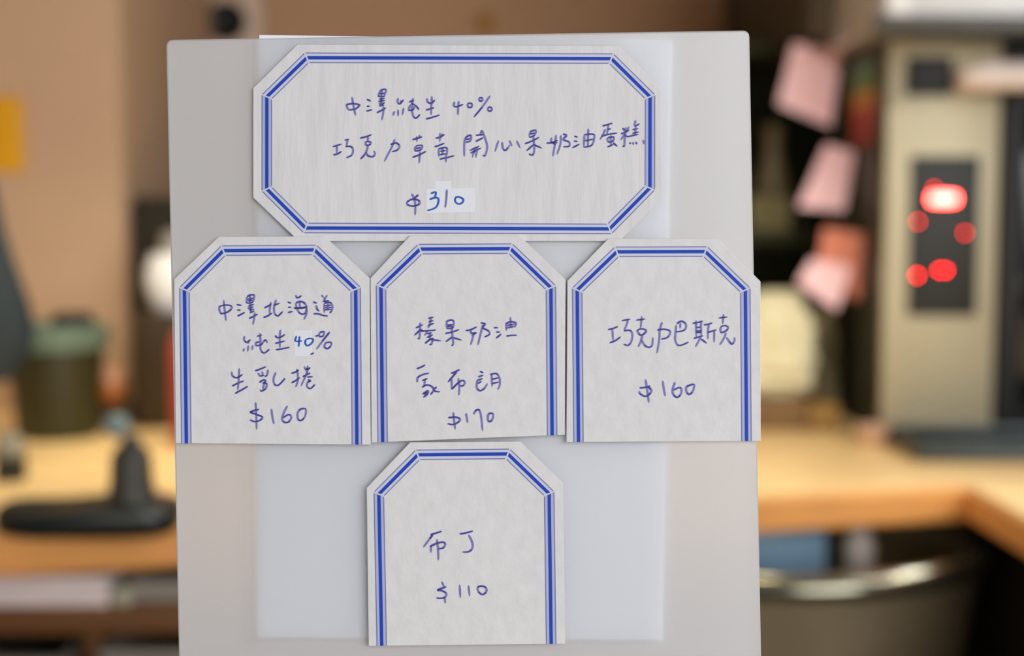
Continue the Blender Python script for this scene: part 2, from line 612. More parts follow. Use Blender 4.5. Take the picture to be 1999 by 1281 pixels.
big_l3 = [
    [(440, 385), (484, 480), (508, 600), (505, 795)], [(566, 405), (488, 470)], [(400, 506), (470, 490), (556, 506), (596, 550), (560, 600), (460, 622), (372, 606), (344, 556), (400, 506)],
    ['b', (812, 376), (896, 352), (908, 384), (884, 456)], ['b', (790, 490), (870, 466), (930, 462), (962, 506), (932, 618), (860, 676), (742, 710)], [(1122, 305), (1112, 480), (1090, 652)], ['b', (1290, 466), (1350, 444), (1440, 490), (1420, 560), (1350, 582), (1290, 540), (1290, 466)]]
left_a = [
    [(205, 205), (224, 380), (240, 505)], [(170, 286), (138, 316), (158, 392), (196, 400), (264, 378), (324, 326), (316, 288), (250, 274), (170, 286)],
    [(405, 268), (472, 280)], [(410, 350), (458, 350)], [(415, 438), (465, 415), (520, 385)],
    [(556, 150), (544, 240)], [(558, 148), (610, 122), (662, 130), (646, 220), (600, 244), (544, 240)], [(566, 186), (650, 172)], [(604, 134), (596, 236)], [(570, 212), (640, 202)],
    [(575, 290), (655, 264)], [(568, 322), (654, 302)], [(600, 250), (616, 395)], [(584, 346), (662, 338)], [(598, 386), (664, 366)], [(590, 475), (640, 450), (712, 412)], [(672, 388), (662, 480), (645, 565)],
    [(818, 316), (870, 290), (916, 264)], [(916, 234), (900, 310), (894, 402)], [(804, 460), (860, 440), (932, 394)], [(992, 198), (962, 300), (970, 400), (1022, 436), (1088, 374)], [(960, 276), (1044, 248)],
    [(1168, 230), (1216, 246)], [(1174, 305), (1218, 310)], [(1172, 386), (1240, 370)], [(1284, 130), (1315, 166), (1372, 134)],
    [(1300, 240), (1352, 220), (1412, 240), (1446, 296), (1440, 374), (1400, 412), (1344, 392), (1310, 340), (1292, 270), (1300, 240)], [(1264, 316), (1360, 314), (1456, 300)], [(1266, 322), (1360, 322), (1450, 306)], [(1346, 226), (1350, 312)], [(1446, 320), (1450, 404), (1410, 490)],
    [(1548, 228), (1602, 246)], [(1592, 282), (1606, 316), (1600, 330), (1636, 366)], [(1558, 405), (1620, 406), (1700, 430), (1766, 440)],
    [(1678, 124), (1702, 162)], [(1758, 128), (1712, 192)], [(1692, 222), (1784, 208)], [(1722, 170), (1714, 216)], [(1714, 250), (1716, 388)], [(1718, 246), (1796, 234), (1838, 284), (1830, 350), (1800, 392)], [(1724, 286), (1818, 274)], [(1724, 316), (1826, 306)], [(1724, 346), (1820, 336)], [(1770, 240), (1768, 340)]]
left_b = [
    [(520, 745), (510, 795), (555, 836), (606, 794)], [(572, 808), (576, 850)], [(512, 928), (500, 970)], [(574, 886), (566, 970)], [(642, 884), (630, 946)],
    [(708, 742), (778, 724)], [(750, 700), (758, 800), (758, 930), (790, 986), (832, 986), (888, 940)], [(738, 826), (690, 842), (694, 880), (768, 868), (826, 800), (862, 838)],
    [(978, 734), (1010, 762), (1060, 756), (1122, 718)], [(1056, 650), (1046, 780), (1050, 912)], [(980, 850), (1060, 830), (1118, 814)], [(990, 945), (1090, 930), (1192, 908)],
    ['b', (1296, 742), (1282, 814), (1384, 814)], ['b', (1344, 746), (1336, 820), (1330, 898)],
    ['b', (1440, 796), (1430, 850), (1462, 884), (1522, 850), (1548, 792), (1500, 776), (1440, 796)],
    [(1650, 688), (1712, 678), (1694, 738), (1642, 746), (1650, 688)], [(1792, 684), (1700, 800), (1600, 936)], [(1732, 850), (1718, 900), (1760, 930), (1810, 890), (1822, 842), (1772, 834), (1732, 850)], [(1585, 742), (1640, 724)], [(1510, 1016), (1558, 994)]]
left_c = [
    [(170, 280), (186, 340), (250, 366), (334, 318)], [(285, 230), (276, 400), (264, 548)], [(180, 490), (260, 450), (352, 414)], [(225, 600), (310, 555), (412, 496)],
    [(525, 262), (600, 236), (682, 202)], [(566, 296), (594, 334)], [(628, 276), (640, 324)], [(716, 248), (704, 324), (670, 348)], [(590, 342), (660, 330)], [(588, 436), (650, 400), (682, 416), (640, 452)], [(648, 440), (696, 460), (682, 528), (622, 566), (600, 548)], [(660, 452), (640, 540)],
    [(832, 288), (800, 380), (812, 460), (860, 482), (912, 444), (972, 376)],
    [(1068, 298), (1120, 286), (1178, 250)], [(1150, 238), (1166, 340), (1160, 430), (1134, 502)], [(1072, 442), (1130, 410), (1192, 364)],
    [(1262, 200), (1290, 262)], [(1348, 214), (1300, 252)], [(1278, 238), (1344, 228)], [(1312, 186), (1306, 300)], [(1240, 352), (1290, 326), (1350, 296)], [(1304, 270), (1280, 345), (1214, 486)], [(1306, 356), (1388, 350)], [(1318, 398), (1352, 412), (1310, 440), (1300, 484), (1322, 520), (1362, 524), (1420, 468)]]
left_d = [
    [(530, 738), (540, 900), (546, 1140)], [(580, 840), (455, 880), (530, 912), (632, 956), (600, 1002), (520, 1026), (448, 998)],
    [(768, 838), (782, 950), (806, 1058)], [(1006, 792), (960, 880), (928, 985), (968, 1036), (1030, 1026), (1066, 960), (1030, 918), (938, 968)], [(1266, 830), (1200, 842), (1160, 904), (1170, 990), (1218, 1006), (1270, 950), (1288, 862), (1266, 830)]]
mid_a = [
    [(118, 162), (188, 128)], [(162, 108), (158, 200), (154, 268), (138, 270)], [(160, 186), (104, 236)], [(160, 178), (192, 192)],
    [(248, 62), (298, 50)], [(254, 97), (298, 85)], [(244, 137), (302, 114)], [(272, 58), (262, 120), (242, 164)], [(168, 196), (240, 192), (326, 183)], [(240, 196), (208, 240)], [(232, 262), (292, 234)], [(232, 222), (284, 214)], [(264, 214), (264, 280)], [(214, 322), (262, 284), (300, 270)], [(252, 280), (376, 296)], [(294, 288), (278, 330), (258, 336)],
    [(436, 92), (440, 168)], [(437, 92), (484, 80), (512, 98), (500, 160), (440, 168)], [(440, 134), (502, 126)], [(440, 150), (500, 142)], [(424, 220), (490, 206), (566, 180)], [(490, 150), (500, 260), (506, 328), (490, 346)], [(496, 255), (430, 306)], [(500, 262), (592, 289)],
    [(638, 190), (690, 180), (748, 152)], [(690, 184), (694, 216), (742, 214), (700, 238)], [(718, 222), (708, 270), (688, 336)], [(816, 130), (792, 220), (764, 338)], [(794, 108), (838, 122), (814, 160), (872, 192), (884, 228), (834, 256)],
    [(930, 160), (972, 160)], [(955, 204), (992, 205)], [(954, 268), (1006, 226)], [(1102, 52), (1106, 150)], [(1058, 108), (1060, 188)], [(1060, 114), (1108, 98), (1160, 112), (1150, 152)], [(1060, 164), (1150, 144)], [(1064, 136), (1148, 122)], [(1062, 246), (1110, 240), (1168, 238)]]
mid_b = [
    [(128, 586), (172, 570), (212, 548)], [(132, 726), (136, 682), (180, 652), (252, 632)], [(184, 712), (238, 688)], [(212, 700), (204, 764)], [(182, 778), (236, 756), (286, 776), (302, 812), (270, 856)], [(332, 778), (298, 808)], [(296, 796), (318, 822), (366, 828)], [(188, 852), (242, 818), (238, 852), (196, 884)], [(204, 852), (244, 836)], [(214, 836), (216, 868)],
    [(485, 636), (530, 618), (572, 596)], [(542, 618), (500, 670), (454, 724)], [(490, 690), (490, 802)], [(492, 800), (550, 742), (600, 710), (628, 730), (606, 766), (572, 762)], [(560, 688), (570, 780), (565, 862)],
    [(786, 614), (818, 630)], [(768, 672), (818, 656)], [(758, 708), (812, 690)], [(756, 705), (752, 784), (786, 816), (830, 792), (862, 744)], [(762, 740), (800, 720)], [(906, 648), (912, 772)], [(892, 648), (956, 638), (990, 690), (990, 760), (970, 802)], [(910, 698), (978, 682)], [(910, 742), (982, 726)]]
mid_c = [
    [(506, 1044), (516, 1130), (526, 1216)], [(455, 1098), (530, 1092), (578, 1114), (550, 1150), (500, 1169), (448, 1160)], [(640, 1054), (648, 1100), (656, 1148)], [(718, 1060), (744, 1022), (776, 1018), (796, 1080), (812, 1232)], [(904, 1050), (872, 1066), (868, 1120), (890, 1138), (916, 1110), (922, 1066), (904, 1050)]]
right_a = [
    [(118, 295), (180, 280), (242, 254)], [(172, 288), (182, 436)], [(140, 466), (210, 440), (278, 390)], [(298, 178), (404, 156)], [(376, 165), (360, 230), (328, 304)], [(328, 310), (400, 304), (434, 350), (426, 440), (382, 500), (322, 488)],
    [(488, 170), (602, 154)], [(560, 122), (544, 275)], [(500, 300), (524, 352), (556, 368), (598, 340), (618, 306), (560, 284), (504, 306)], [(568, 370), (546, 450), (514, 518)], [(552, 430), (600, 502), (652, 526), (696, 500), (704, 400)],
    [(826, 198), (796, 300), (790, 420), (760, 602)], [(764, 300), (850, 290), (924, 308), (930, 352), (890, 400), (816, 420)],
    [(1012, 238), (1004, 330), (1000, 430), (1030, 496), (1090, 496), (1172, 460)], [(1020, 216), (1080, 184), (1138, 220), (1136, 282), (1090, 312), (1008, 326)], [(1068, 212), (1064, 276)],
    [(1232, 210), (1300, 200), (1360, 184)], [(1274, 178), (1276, 384)], [(1336, 178), (1342, 376)], [(1280, 268), (1334, 262)], [(1274, 316), (1346, 308)], [(1278, 334), (1344, 328)], [(1248, 408), (1306, 392), (1362, 374)], [(1336, 392), (1306, 450), (1268, 518)], [(1338, 418), (1412, 472)],
    [(1378, 230), (1430, 225), (1486, 206)], [(1442, 230), (1430, 320), (1432, 416)], [(1430, 330), (1480, 316), (1540, 298)], [(1514, 310), (1512, 458)],
    [(1578, 141), (1684, 127)], [(1636, 94), (1624, 218)], [(1600, 262), (1606, 330), (1668, 310), (1698, 266), (1654, 242), (1600, 262)], [(1668, 338), (1640, 410), (1588, 492)], [(1676, 400), (1716, 458), (1746, 484), (1776, 450), (1782, 398)]]
right_b = [
    [(610, 955), (632, 1100), (652, 1252)], [(532, 1062), (600, 1056), (668, 1036)], [(646, 1046), (686, 1098), (654, 1150), (600, 1172), (534, 1136), (528, 1106)], [(834, 972), (850, 1080), (868, 1168)], [(996, 988), (966, 1080), (972, 1142), (1020, 1186), (1070, 1150), (1082, 1082), (1050, 1058), (972, 1092)], [(1240, 1014), (1150, 1048), (1148, 1110), (1180, 1146), (1222, 1120), (1248, 1052), (1240, 1014)]]
bot_a = [
    [(308, 182), (380, 160), (468, 132)], [(338, 182), (272, 270), (204, 362)], [(312, 348), (310, 442)], [(298, 356), (400, 308), (488, 292), (522, 322), (490, 376), (424, 390)], [(400, 254), (416, 400), (420, 552)],
    [(738, 170), (830, 155), (928, 128)], [(868, 188), (920, 300), (920, 380), (870, 430), (782, 438)]]
bot_b = [
    [(472, 876), (506, 950)], [(534, 948), (412, 996), (480, 1008), (538, 1050), (518, 1100), (460, 1118), (394, 1114)], [(512, 1096), (522, 1188)], [(734, 922), (744, 1106)], [(864, 934), (880, 1082)], [(1000, 958), (1058, 938), (1120, 962), (1126, 1020), (1070, 1062), (1012, 1022), (1000, 958)]]

Z0B, Z1B = -0.0022, -0.0015
Z0S, Z1S = -0.00138, -0.0007
card('wide eight-sided price card reading $310 at the top of the frosted panel',
     [(580, 87), (1208, 89), (1292.5, 176), (1292, 388), (1210, 471), (583, 471), (494, 386), (494, 172)],
     [(599, 112.8), (1193.5, 114.5), (1269, 189), (1268.7, 367), (1190, 447), (596.5, 445.2), (520.8, 369), (520.9, 189)], True, Z0B, Z1B, M_CARDV,
     [(CR1, big_l1, 3.2), (CR1, big_l2a, 3.2), (CR2, big_l2b, 3.2), (CR3, big_l3, 3.4)],
     [[(832, 369), (926, 367), (926, 414), (832, 416)], [(849, 354), (880, 353), (880, 368), (849, 368.4)]])
card('cut-off $160 card with four handwritten lines, leftmost in the middle row',
     [(427, 462.3), (634, 461.5), (721.8, 543.5), (723.8, 868.5), (343, 865.8), (339.5, 545)],
     [(363.8, 866), (360, 565.5), (436, 489.4), (614, 488), (694.3, 565), (696.7, 868.2)], False, Z0S, Z1S, M_CARD,
     [(CR4, left_a, 3.1), (CR4, left_b, 3.1), (CR5, left_c, 3.1), (CR5, left_d, 3.2)],
     [[(573, 646), (609, 645), (609, 695), (575, 696)]])
card('cut-off price card reading $170, centre of the middle row',
     [(800, 460), (1014, 460), (1104, 546), (1102.5, 849.4), (880, 858), (725, 864.6), (723, 543)],
     [(747, 863.4), (743.7, 560), (820, 486.5), (996.5, 485.5), (1075.5, 562), (1077.8, 850.2)], False, Z0S, Z1S, M_CARD,
     [(CR6, mid_a, 3.2), (CR6, mid_b, 3.2), (CR6, mid_c, 3.4)])
card('cut-off $160 card with two handwritten lines, overhanging the right panel edge',
     [(1187, 466), (1400, 465.5), (1484.5, 549.5), (1485, 861.5), (1105.5, 863.5), (1107.5, 548)],
     [(1129.3, 863), (1126.8, 566.5), (1204, 491.8), (1377, 491.3), (1455, 566.5), (1457.3, 861.5)], False, Z0S, Z1S, M_CARD,
     [(CR7, right_a, 3.2), (CR7, right_b, 3.4)])
card('cut-off price card reading $110, alone at the bottom of the panel',
     [(800.5, 863.5), (1015.5, 861.8), (1098.8, 943), (1103, 1257.5), (719.5, 1261.5), (715.5, 952.5)],
     [(745.2, 1261), (739.5, 965), (815.5, 888.2), (991.5, 886.4), (1072, 964), (1076, 1257.6)], False, Z0S, Z1S, M_CARD,
     [(CR8, bot_a, 3.4), (CR8, bot_b, 3.4)])

# ================================================================== THE ROOM
M_WALL = mat('brown_plaster', (196, 158, 124), 0.8, var=0.05, scale=4)
M_PIL = mat('tan_plaster', (208, 176, 144), 0.8, var=0.04, scale=4)
M_FLOOR = mat('dark_floor_tile', (70, 62, 52), 0.5, var=0.1, scale=6)
M_CEIL = mat('ceiling_paint', (190, 180, 168), 0.9, var=0.02, scale=4)
M_WOOD = mat('honey_wood', (236, 204, 146), 0.42, var=0.10, scale=9, stretch=(1, 7, 7), coat=0.15)
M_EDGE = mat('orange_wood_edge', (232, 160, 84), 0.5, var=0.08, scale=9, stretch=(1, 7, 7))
M_BROWN = mat('brown_wood', (112, 72, 34), 0.6, var=0.15, scale=9, stretch=(1, 6, 6))
M_DARK = mat('dark_olive_laminate', (52, 46, 26), 0.55, var=0.1, scale=8)
M_BLACK = mat('black_plastic', (13, 16, 13), 0.6, var=0.1, scale=20)
M_STEEL = mat('brushed_steel', (176, 170, 152), 0.38, 0.85, var=0.05, scale=25, stretch=(1, 1, 10))
M_CREAM = mat('cream_enamel', (196, 186, 158), 0.35, 0.25, var=0.03, scale=10)
M_COUNTERTOP = mat('pale_stone', (190, 186, 180), 0.5, var=0.05, scale=40)

ZT = 0.91                                # worktop height

o = box('floor', -2.6, 2.6, -2.2, 3.3, -0.05, 0, M_FLOOR, 0); tag(o, kind='structure')
o = box('ceiling', -2.6, 2.6, 0.0, 3.3, 2.6, 2.65, M_CEIL, 0); tag(o, kind='structure')
o = box('wall_back', -2.6, 2.6, 2.75, 2.85, 0.0, 2.6, M_WALL, 0); tag(o, kind='structure')
px_edge = at(246, 600, 2.08).x
bm = bmesh.new()
add_box(bm, -1.4, px_edge, 2.08, 2.75, 0, 2.6, 0.02, 3)
o = from_bm('wall_left', bm, M_PIL, smooth=True); tag(o, kind='structure')
o = box('wall_side', -1.12, -1.02, 0.7, 2.08, 0, 2.6, M_PIL, 0); tag(o, kind='structure')
o = box('wall_right', 1.45, 1.55, 0.4, 2.75, 0, 2.6, M_WALL, 0); tag(o, kind='structure')

# --- front counter the holder stands on (just below the frame)
zc = base_w.z - 0.0005
fc = empty('display_counter', (0.0, 0.28, 0.0))
tag(fc, 'pale stone-topped counter under the frosted sign holder', 'counter')
box('top', -0.75, 0.75, 0.10, 0.475, zc - 0.03, zc, M_COUNTERTOP, 0.003, fc)
box('body', -0.72, 0.72, 0.12, 0.455, 0.0, zc - 0.03, M_BROWN, 0.003, fc)

# --- worktop, with a wing towards the viewer on the right
A = ground(-260, 1062, ZT); B = ground(1890, 950, ZT); Cc = ground(1999, 1012, ZT)
dirw = (Cc - B).normalized()
E = B + dirw * 0.55
poly = [A, B, E, Vector((1.40, E.y, ZT)), Vector((1.40, 2.08, ZT)), Vector((-1.0, 2.08, ZT)), Vector((-1.0, A.y + (A.x + 1.05) * -0.0, ZT))]
poly[-1] = Vector((-1.0, A.y - 0.05, ZT))
def prism(name, poly, z0, z1, m, parent=None, bev=0.004):
    c = sum(poly, Vector()) / len(poly)
    c.z = z0
    bm = bmesh.new()
    lo = [bm.verts.new((p.x - c.x, p.y - c.y, 0)) for p in poly]
    f = bm.faces.new(lo)
    r = bmesh.ops.extrude_face_region(bm, geom=[f])
    for v in r['geom']:
        if isinstance(v, bmesh.types.BMVert): v.co.z = z1 - z0
    if bev:
        bmesh.ops.bevel(bm, geom=list(bm.edges), offset=bev, segments=2, affect='EDGES')
    o = from_bm(name, bm, m, parent, smooth=True)
    o.location = c
    return o
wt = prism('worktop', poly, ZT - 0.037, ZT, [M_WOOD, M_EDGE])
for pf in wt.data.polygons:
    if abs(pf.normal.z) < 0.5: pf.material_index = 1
tag(wt, 'honey-coloured wooden worktop with a lit front edge, turning towards the viewer at right', 'worktop')

# --- base under the worktop
back = empty('open_cabinet', (0.0, 2.0, 0.0))
tag(back, 'dark open base cabinet under the wooden worktop', 'cabinet')
box('back_panel', -1.04, 1.39, 2.02, 2.07, 0, ZT - 0.037, M_DARK, 0.002, back)
wx = B.x + 0.075
box('side_panel', wx, wx + 0.02, 1.02, 2.02, 0, ZT - 0.037, M_DARK, 0.002, back)
sz = 0.69
box('shelf', -0.12, wx, 1.36, 2.02, sz - 0.02, sz, M_DARK, 0.002, back)

# --- tray rack at left under the worktop
rack = empty('tray_rack', (-0.5, 1.50, 0.0))
tag(rack, 'brown wooden rack holding pale trays under the left end of the worktop', 'rack')
ry0, ry1 = 1.292, 1.76
def zy(py, Y): return at(0, py, Y).z
rx0, rx1 = -0.98, -0.16
zA0, zA1 = zy(1240, ry0), zy(1186, ry0)        # board between the two rows of trays
box('board', rx0, rx1, ry0, ry1, zA0, zA1, M_BROWN, 0.003, rack)
zl = zA0 - 0.075
box('board', rx0, rx1, ry0, ry1, zl - 0.03, zl, M_BROWN, 0.003, rack)
for i, pxc in enumerate((-330, 158, 560)):
    xx = at(pxc, 1160, ry0).x
    box('divider', xx - 0.009, xx + 0.009, ry0 + 0.03, ry1, zl, zA0, M_BROWN, 0.002, rack)
box('side_board', rx0 - 0.02, rx0, ry0, ry1, 0.0, ZT - 0.04, M_BROWN, 0.003, rack)
box('side_board', rx1, rx1 + 0.02, ry0, ry1, 0.0, ZT - 0.04, M_BROWN, 0.003, rack)
box('back_board', rx0, rx1, ry1, ry1 + 0.012, 0.0, ZT - 0.04, M_BROWN, 0.002, rack)

M_TRW = mat('white_tray', (240, 224, 222), 0.5, var=0.03)
M_TRG = mat('grey_tray', (150, 142, 132), 0.5, var=0.05)
def tray(px0, px1, zb, h, m, label, y0):
    x0, x1 = at(px0, 1150, y0).x, at(px1, 1150, y0).x
    y1 = y0 + 0.32
    c = Vector(((x0 + x1) / 2, (y0 + y1) / 2, zb))
    bm = bmesh.new()
    hx, hy = (x1 - x0) / 2, (y1 - y0) / 2
    t = 0.004
    add_box(bm, -hx, hx, -hy, hy, 0, t)
    add_box(bm, -hx, hx, -hy, -hy + t, t, h)
    add_box(bm, -hx, hx, hy - t, hy, t, h)
    add_box(bm, -hx, -hx + t, -hy + t, hy - t, t, h)
    add_box(bm, hx - t, hx, -hy + t, hy - t, t, h)
    add_box(bm, -hx, hx, -hy - 0.008, -hy, h - 0.008, h)
    o = from_bm('tray', bm, m)
    o.location = c
    return tag(o, label, 'tray', 'trays in the rack under the worktop')
tray(-240, 212, zA1, 0.030, M_TRW, 'wide pinkish white tray on the upper board of the rack, far left', ry0 + 0.004)
tray(256, 470, zA1, 0.022, M_TRG, 'grey tray on the upper board beside the panel edge', ry0 + 0.02)
tray(-240, 118, zl, 0.050, M_TRG, 'grey tray in the lower left bay of the rack', ry0 + 0.01)
tray(196, 470, zl, 0.058, M_TRG, 'grey tray in the lower bay next to the panel edge', ry0 + 0.012)

M_PALEG = mat('pale_green_cloth', (186, 184, 160), 0.8)
x0, x1, _, _ = span(217, 252, 1160, 1190, ry0 - 0.002)
bm = bmesh.new()
add_box(bm, -(x1 - x0) / 2, (x1 - x0) / 2, 0, 0.03, 0, 0.016, 0.004)
o = from_bm('folded_label', bm, M_PALEG, smooth=True)
o.location = ((x0 + x1) / 2, ry0 + 0.001, zA1)
o.name = 'folded_card'
tag(o, 'small pale folded card between the two upper trays', 'card')

# ================================================================== LEFT SIDE
# --- yellow sign on the tan wall
x0, x1, z0, z1 = span(-60, 46, 188, 336, 2.08)
bm = bmesh.new()
add_box(bm, x0, x1, 2.074, 2.080, z0, z1, 0.0025)
c = Vector(((x0 + x1) / 2, 2.08, z0)); bmesh.ops.translate(bm, verts=bm.verts, vec=-c)
o = from_bm('wall_sign', bm, mat('yellow_sticker', (240, 178, 0), 0.5, var=0.03), smooth=True); o.location = c
tag(o, 'plain yellow rectangular sign on the tan wall at the left edge', 'sign')

# --- wall plate with a round black opening, top left
cpt = at(436, 46, 2.75)
ws = empty('wall_speaker', (cpt.x, 2.75, cpt.z))
tag(ws, 'square beige wall plate with a round black centre, above the panel left corner', 'wall speaker')
box('plate', cpt.x - 0.078, cpt.x + 0.078, 2.722, 2.75, cpt.z - 0.078, cpt.z + 0.062, mat('beige_plastic', (226, 200, 178), 0.5, var=0.02), 0.006, ws)
bm = bmesh.new(); add_lathe(bm, [(0, 0.004), (0.026, 0.006), (0.034, 0.012), (0.038, 0.008), (0.038, 0.0)], 32)
bm.transform(Matrix.Translation((0.012, -0.028, 0)) @ Matrix.Rotation(math.pi / 2, 4, 'X'))
from_bm('grille', bm, M_BLACK, ws, smooth=True)

# --- brass hook on the back wall
cpt = at(948, 44, 2.75)
hk = empty('wall_hook', (cpt.x, 2.75, cpt.z))
tag(hk, 'small brass hook on the brown wall above the panel', 'hook')
M_BRASS = mat('brass', (168, 118, 40), 0.35, 0.8)
bm = bmesh.new(); add_lathe(bm, [(0, 0.004), (0.016, 0.004), (0.018, 0.0)], 24)
bm.transform(Matrix.Rotation(math.pi / 2, 4, 'X')); from_bm('backplate', bm, M_BRASS, hk, smooth=True)
tube('arm', [(0, -0.003, 0.004), (0, -0.02, 0.002), (0, -0.034, -0.010), (0, -0.04, 0.006)], 0.005, M_BRASS, hk)

# --- dark grey cloth hanging at the far left
M_SLATE = mat('slate_cloth', (40, 52, 58), 0.9, var=0.15, scale=12)
bm = bmesh.new()
NU, NV = 28, 26
outline_px = [(-40, 300), (-12, 360), (6, 440), (30, 520), (56, 596), (66, 640), (58, 690), (30, 726)]
Yc = 1.66
grid = []
def edge_px(py):
    for (xa, ya), (xb, yb) in zip(outline_px, outline_px[1:]):
        if ya <= py <= yb: return xa + (xb - xa) * (py - ya) / (yb - ya)
    return outline_px[-1][0]
for side in (0, 1):
    g = []
    for j in range(NV + 1):
        py = 300 + (726 - 300) * j / NV
        xr = edge_px(py)
        row = []
        for i in range(NU + 1):
            u = i / NU
            px = -170 + (xr + 170) * u
            bul = 0.05 * math.sin(math.pi * u) * (0.35 + 0.65 * j / NV) + 0.010 * math.sin(u * 15 + j * .12) * (j / NV)
            p = at(px, py, Yc)
            row.append(bm.verts.new((p.x, p.y + (-bul if side == 0 else bul * .6 + 0.004), p.z - (0.012 * math.sin(u * 9) if j == NV else 0))))
        g.append(row)
    grid.append(g)
for g in grid:
    for j in range(NV):
        for i in range(NU):
            bm.faces.new((g[j][i], g[j][i + 1], g[j + 1][i + 1], g[j + 1][i]))
ga, gb = grid
ring_a = ga[0] + [r[-1] for r in ga[1:]] + ga[-1][-2::-1] + [r[0] for r in ga[-2:0:-1]]
ring_b = gb[0] + [r[-1] for r in gb[1:]] + gb[-1][-2::-1] + [r[0] for r in gb[-2:0:-1]]
for k in range(len(ring_a)):
    n = (k + 1) % len(ring_a)
    bm.faces.new((ring_a[k], ring_a[n], ring_b[n], ring_b[k]))
top_c = at(-110, 300, Yc)
bmesh.ops.translate(bm, verts=bm.verts, vec=-top_c)
cl = from_bm('hanging_cloth', bm, M_SLATE, smooth=True); cl.location = top_c
tag(cl, 'dark grey cloth hanging down in folds at the left edge', 'cloth')
hk2 = empty('rail_hook', (top_c.x, Yc, top_c.z + 0.01))
tag(hk2, 'steel hook holding the dark grey cloth from its rail', 'hook')
tube('hook_arm', [(0, 0, 0.09), (0, 0, 0.02), (0, -0.015, 0.0), (0, -0.028, 0.006)], 0.003, M_STEEL, hk2)
box('hook_rail', -1.02, top_c.x + 0.01, Yc - 0.008, Yc + 0.008, top_c.z + 0.10, top_c.z + 0.116, M_STEEL, 0.002, hk2)

# --- dark green bin on the worktop
def on_top(px, py): return ground(px, py, ZT)
M_OLIVE = mat('dark_olive_plastic', (44, 44, 16), 0.45, var=0.1)
M_RIM = mat('grey_green_plastic', (96, 118, 102), 0.4, var=0.05)
bc = on_top(84, 866)
k = bc.y / FPX
hb = at(0, 640, bc.y).z - ZT
bn = empty('waste_bin', (bc.x, bc.y + 0.06, ZT))
tag(bn, 'dark olive bin with a grey-green rim on the worktop at left', 'bin')
R1, R0 = 98 * k, 76 * k
lathe('bin_body', [(0, 0.001), (R0, 0.0), (R0 + .003, .006), (R1 - .002, hb - 0.03), (R1 - .006, hb - .03), (R0 - .002, .008), (0, .006)], M_OLIVE, bn)
lathe('rim', [(R1 - .004, hb - .030), (R1 + .004, hb - .030), (R1 + .006, hb - .004), (R1, hb), (R1 - .006, hb - .003), (R1 - .006, hb - .03), (R1 - .004, hb - .030)], M_RIM, bn)
lathe('lid', [(0, hb - .004), (R1 - .010, hb - .008), (R1 - .008, hb - .013), (0, hb - .013)], M_BLACK, bn)
lathe('lid_handle', [(0, hb + .014), (.022, hb + .014), (.027, hb + .010), (.027, hb - .004), (0, hb - .004)], M_BLACK, bn, c=(.022, 0, 0))

# --- amber jar on a small dark block
jc = on_top(212, 836)
blk = box('wooden_block', jc.x - 0.042, jc.x + 0.03, jc.y, jc.y + 0.06, ZT, ZT + 0.030, mat('dark_brown_wood', (66, 46, 24), 0.6), 0.004)
tag(blk, 'dark brown block under the round amber jar', 'block')
M_AMB = mat('amber_glaze', (186, 108, 36), 0.25, var=0.1, coat=0.4)
jr = empty('round_jar', (jc.x - 0.004, jc.y + 0.028, ZT + 0.030))
tag(jr, 'small round orange jar with a pale lid on the dark block', 'jar')
lathe('jar_body', [(0, 0), (.014, 0), (.021, .008), (.023, .020), (.0205, .030), (0, .030)], M_AMB, jr)
lathe('lid', [(.0, .030), (.020, .030), (.0205, .037), (.016, .045), (.006, .048), (0, .0485)], mat('pale_copper', (214, 160, 124), 0.35), jr)

# --- grinder: dark body, white hopper, grey cap
gc = on_top(330, 838)
k = gc.y / FPX
gr = empty('grinder', (gc.x, gc.y + 0.055, ZT))
tag(gr, 'dark brown grinder with a white hopper beside the left panel edge', 'grinder')
zg = lambda py: at(0, py, gc.y).z - ZT
box('base', gc.x - 66 * k, gc.x + 60 * k, gc.y, gc.y + 0.11, ZT, ZT + zg(612), mat('dark_umber_plastic', (58, 44, 26), 0.5), 0.006, gr)
lathe('hopper', [(0, zg(612)), (.028, zg(612)), (.034, zg(596)), (.041, zg(560)), (.040, zg(530)), (.032, zg(498)), (0, zg(494))], mat('white_plastic', (236, 240, 244), 0.3, var=0.01), gr)
lathe('cap', [(0, zg(496)), (.018, zg(496)), (.020, zg(480)), (.017, zg(456)), (0, zg(450))], mat('grey_plastic', (150, 146, 138), 0.4), gr)
# --- tall dark cabinet behind it
x0, x1, z0, z1 = span(258, 560, 384, 900, 2.10)
x0 = px_edge + .004
cb = empty('tall_cabinet', ((x0 + x1) / 2, 2.3, 0))
tag(cb, 'tall very dark cabinet standing behind the white-topped grinder', 'cabinet')
box('carcass', x0, x1, 2.12, 2.54, 0, z1, M_DARK, 0.004, cb)
box('door', x0 + .004, x1 - .004, 2.10, 2.118, 0.08, z1 - .006, mat('black_green_laminate', (34, 34, 22), 0.5), 0.003, cb)
# --- red bottle
rc = on_top(372, 878)
k = rc.y / FPX
rb = empty('red_bottle', (rc.x, rc.y + 0.03, ZT))
zr = lambda py: at(0, py, rc.y).z - ZT
tag(rb, 'red bottle half hidden behind the left panel edge', 'bottle')
M_RED = mat('dull_red_plastic', (168, 66, 54), 0.4)
lathe('bottle_body', [(0, 0), (.028, 0), (.030, .006), (.030, zr(680)), (.022, zr(650)), (.012, zr(636)), (.012, zr(626)), (0, zr(626))], M_RED, rb)
lathe('bottle_cap', [(0, zr(626)), (.014, zr(626)), (.014, zr(600)), (0, zr(598))], M_RED, rb)

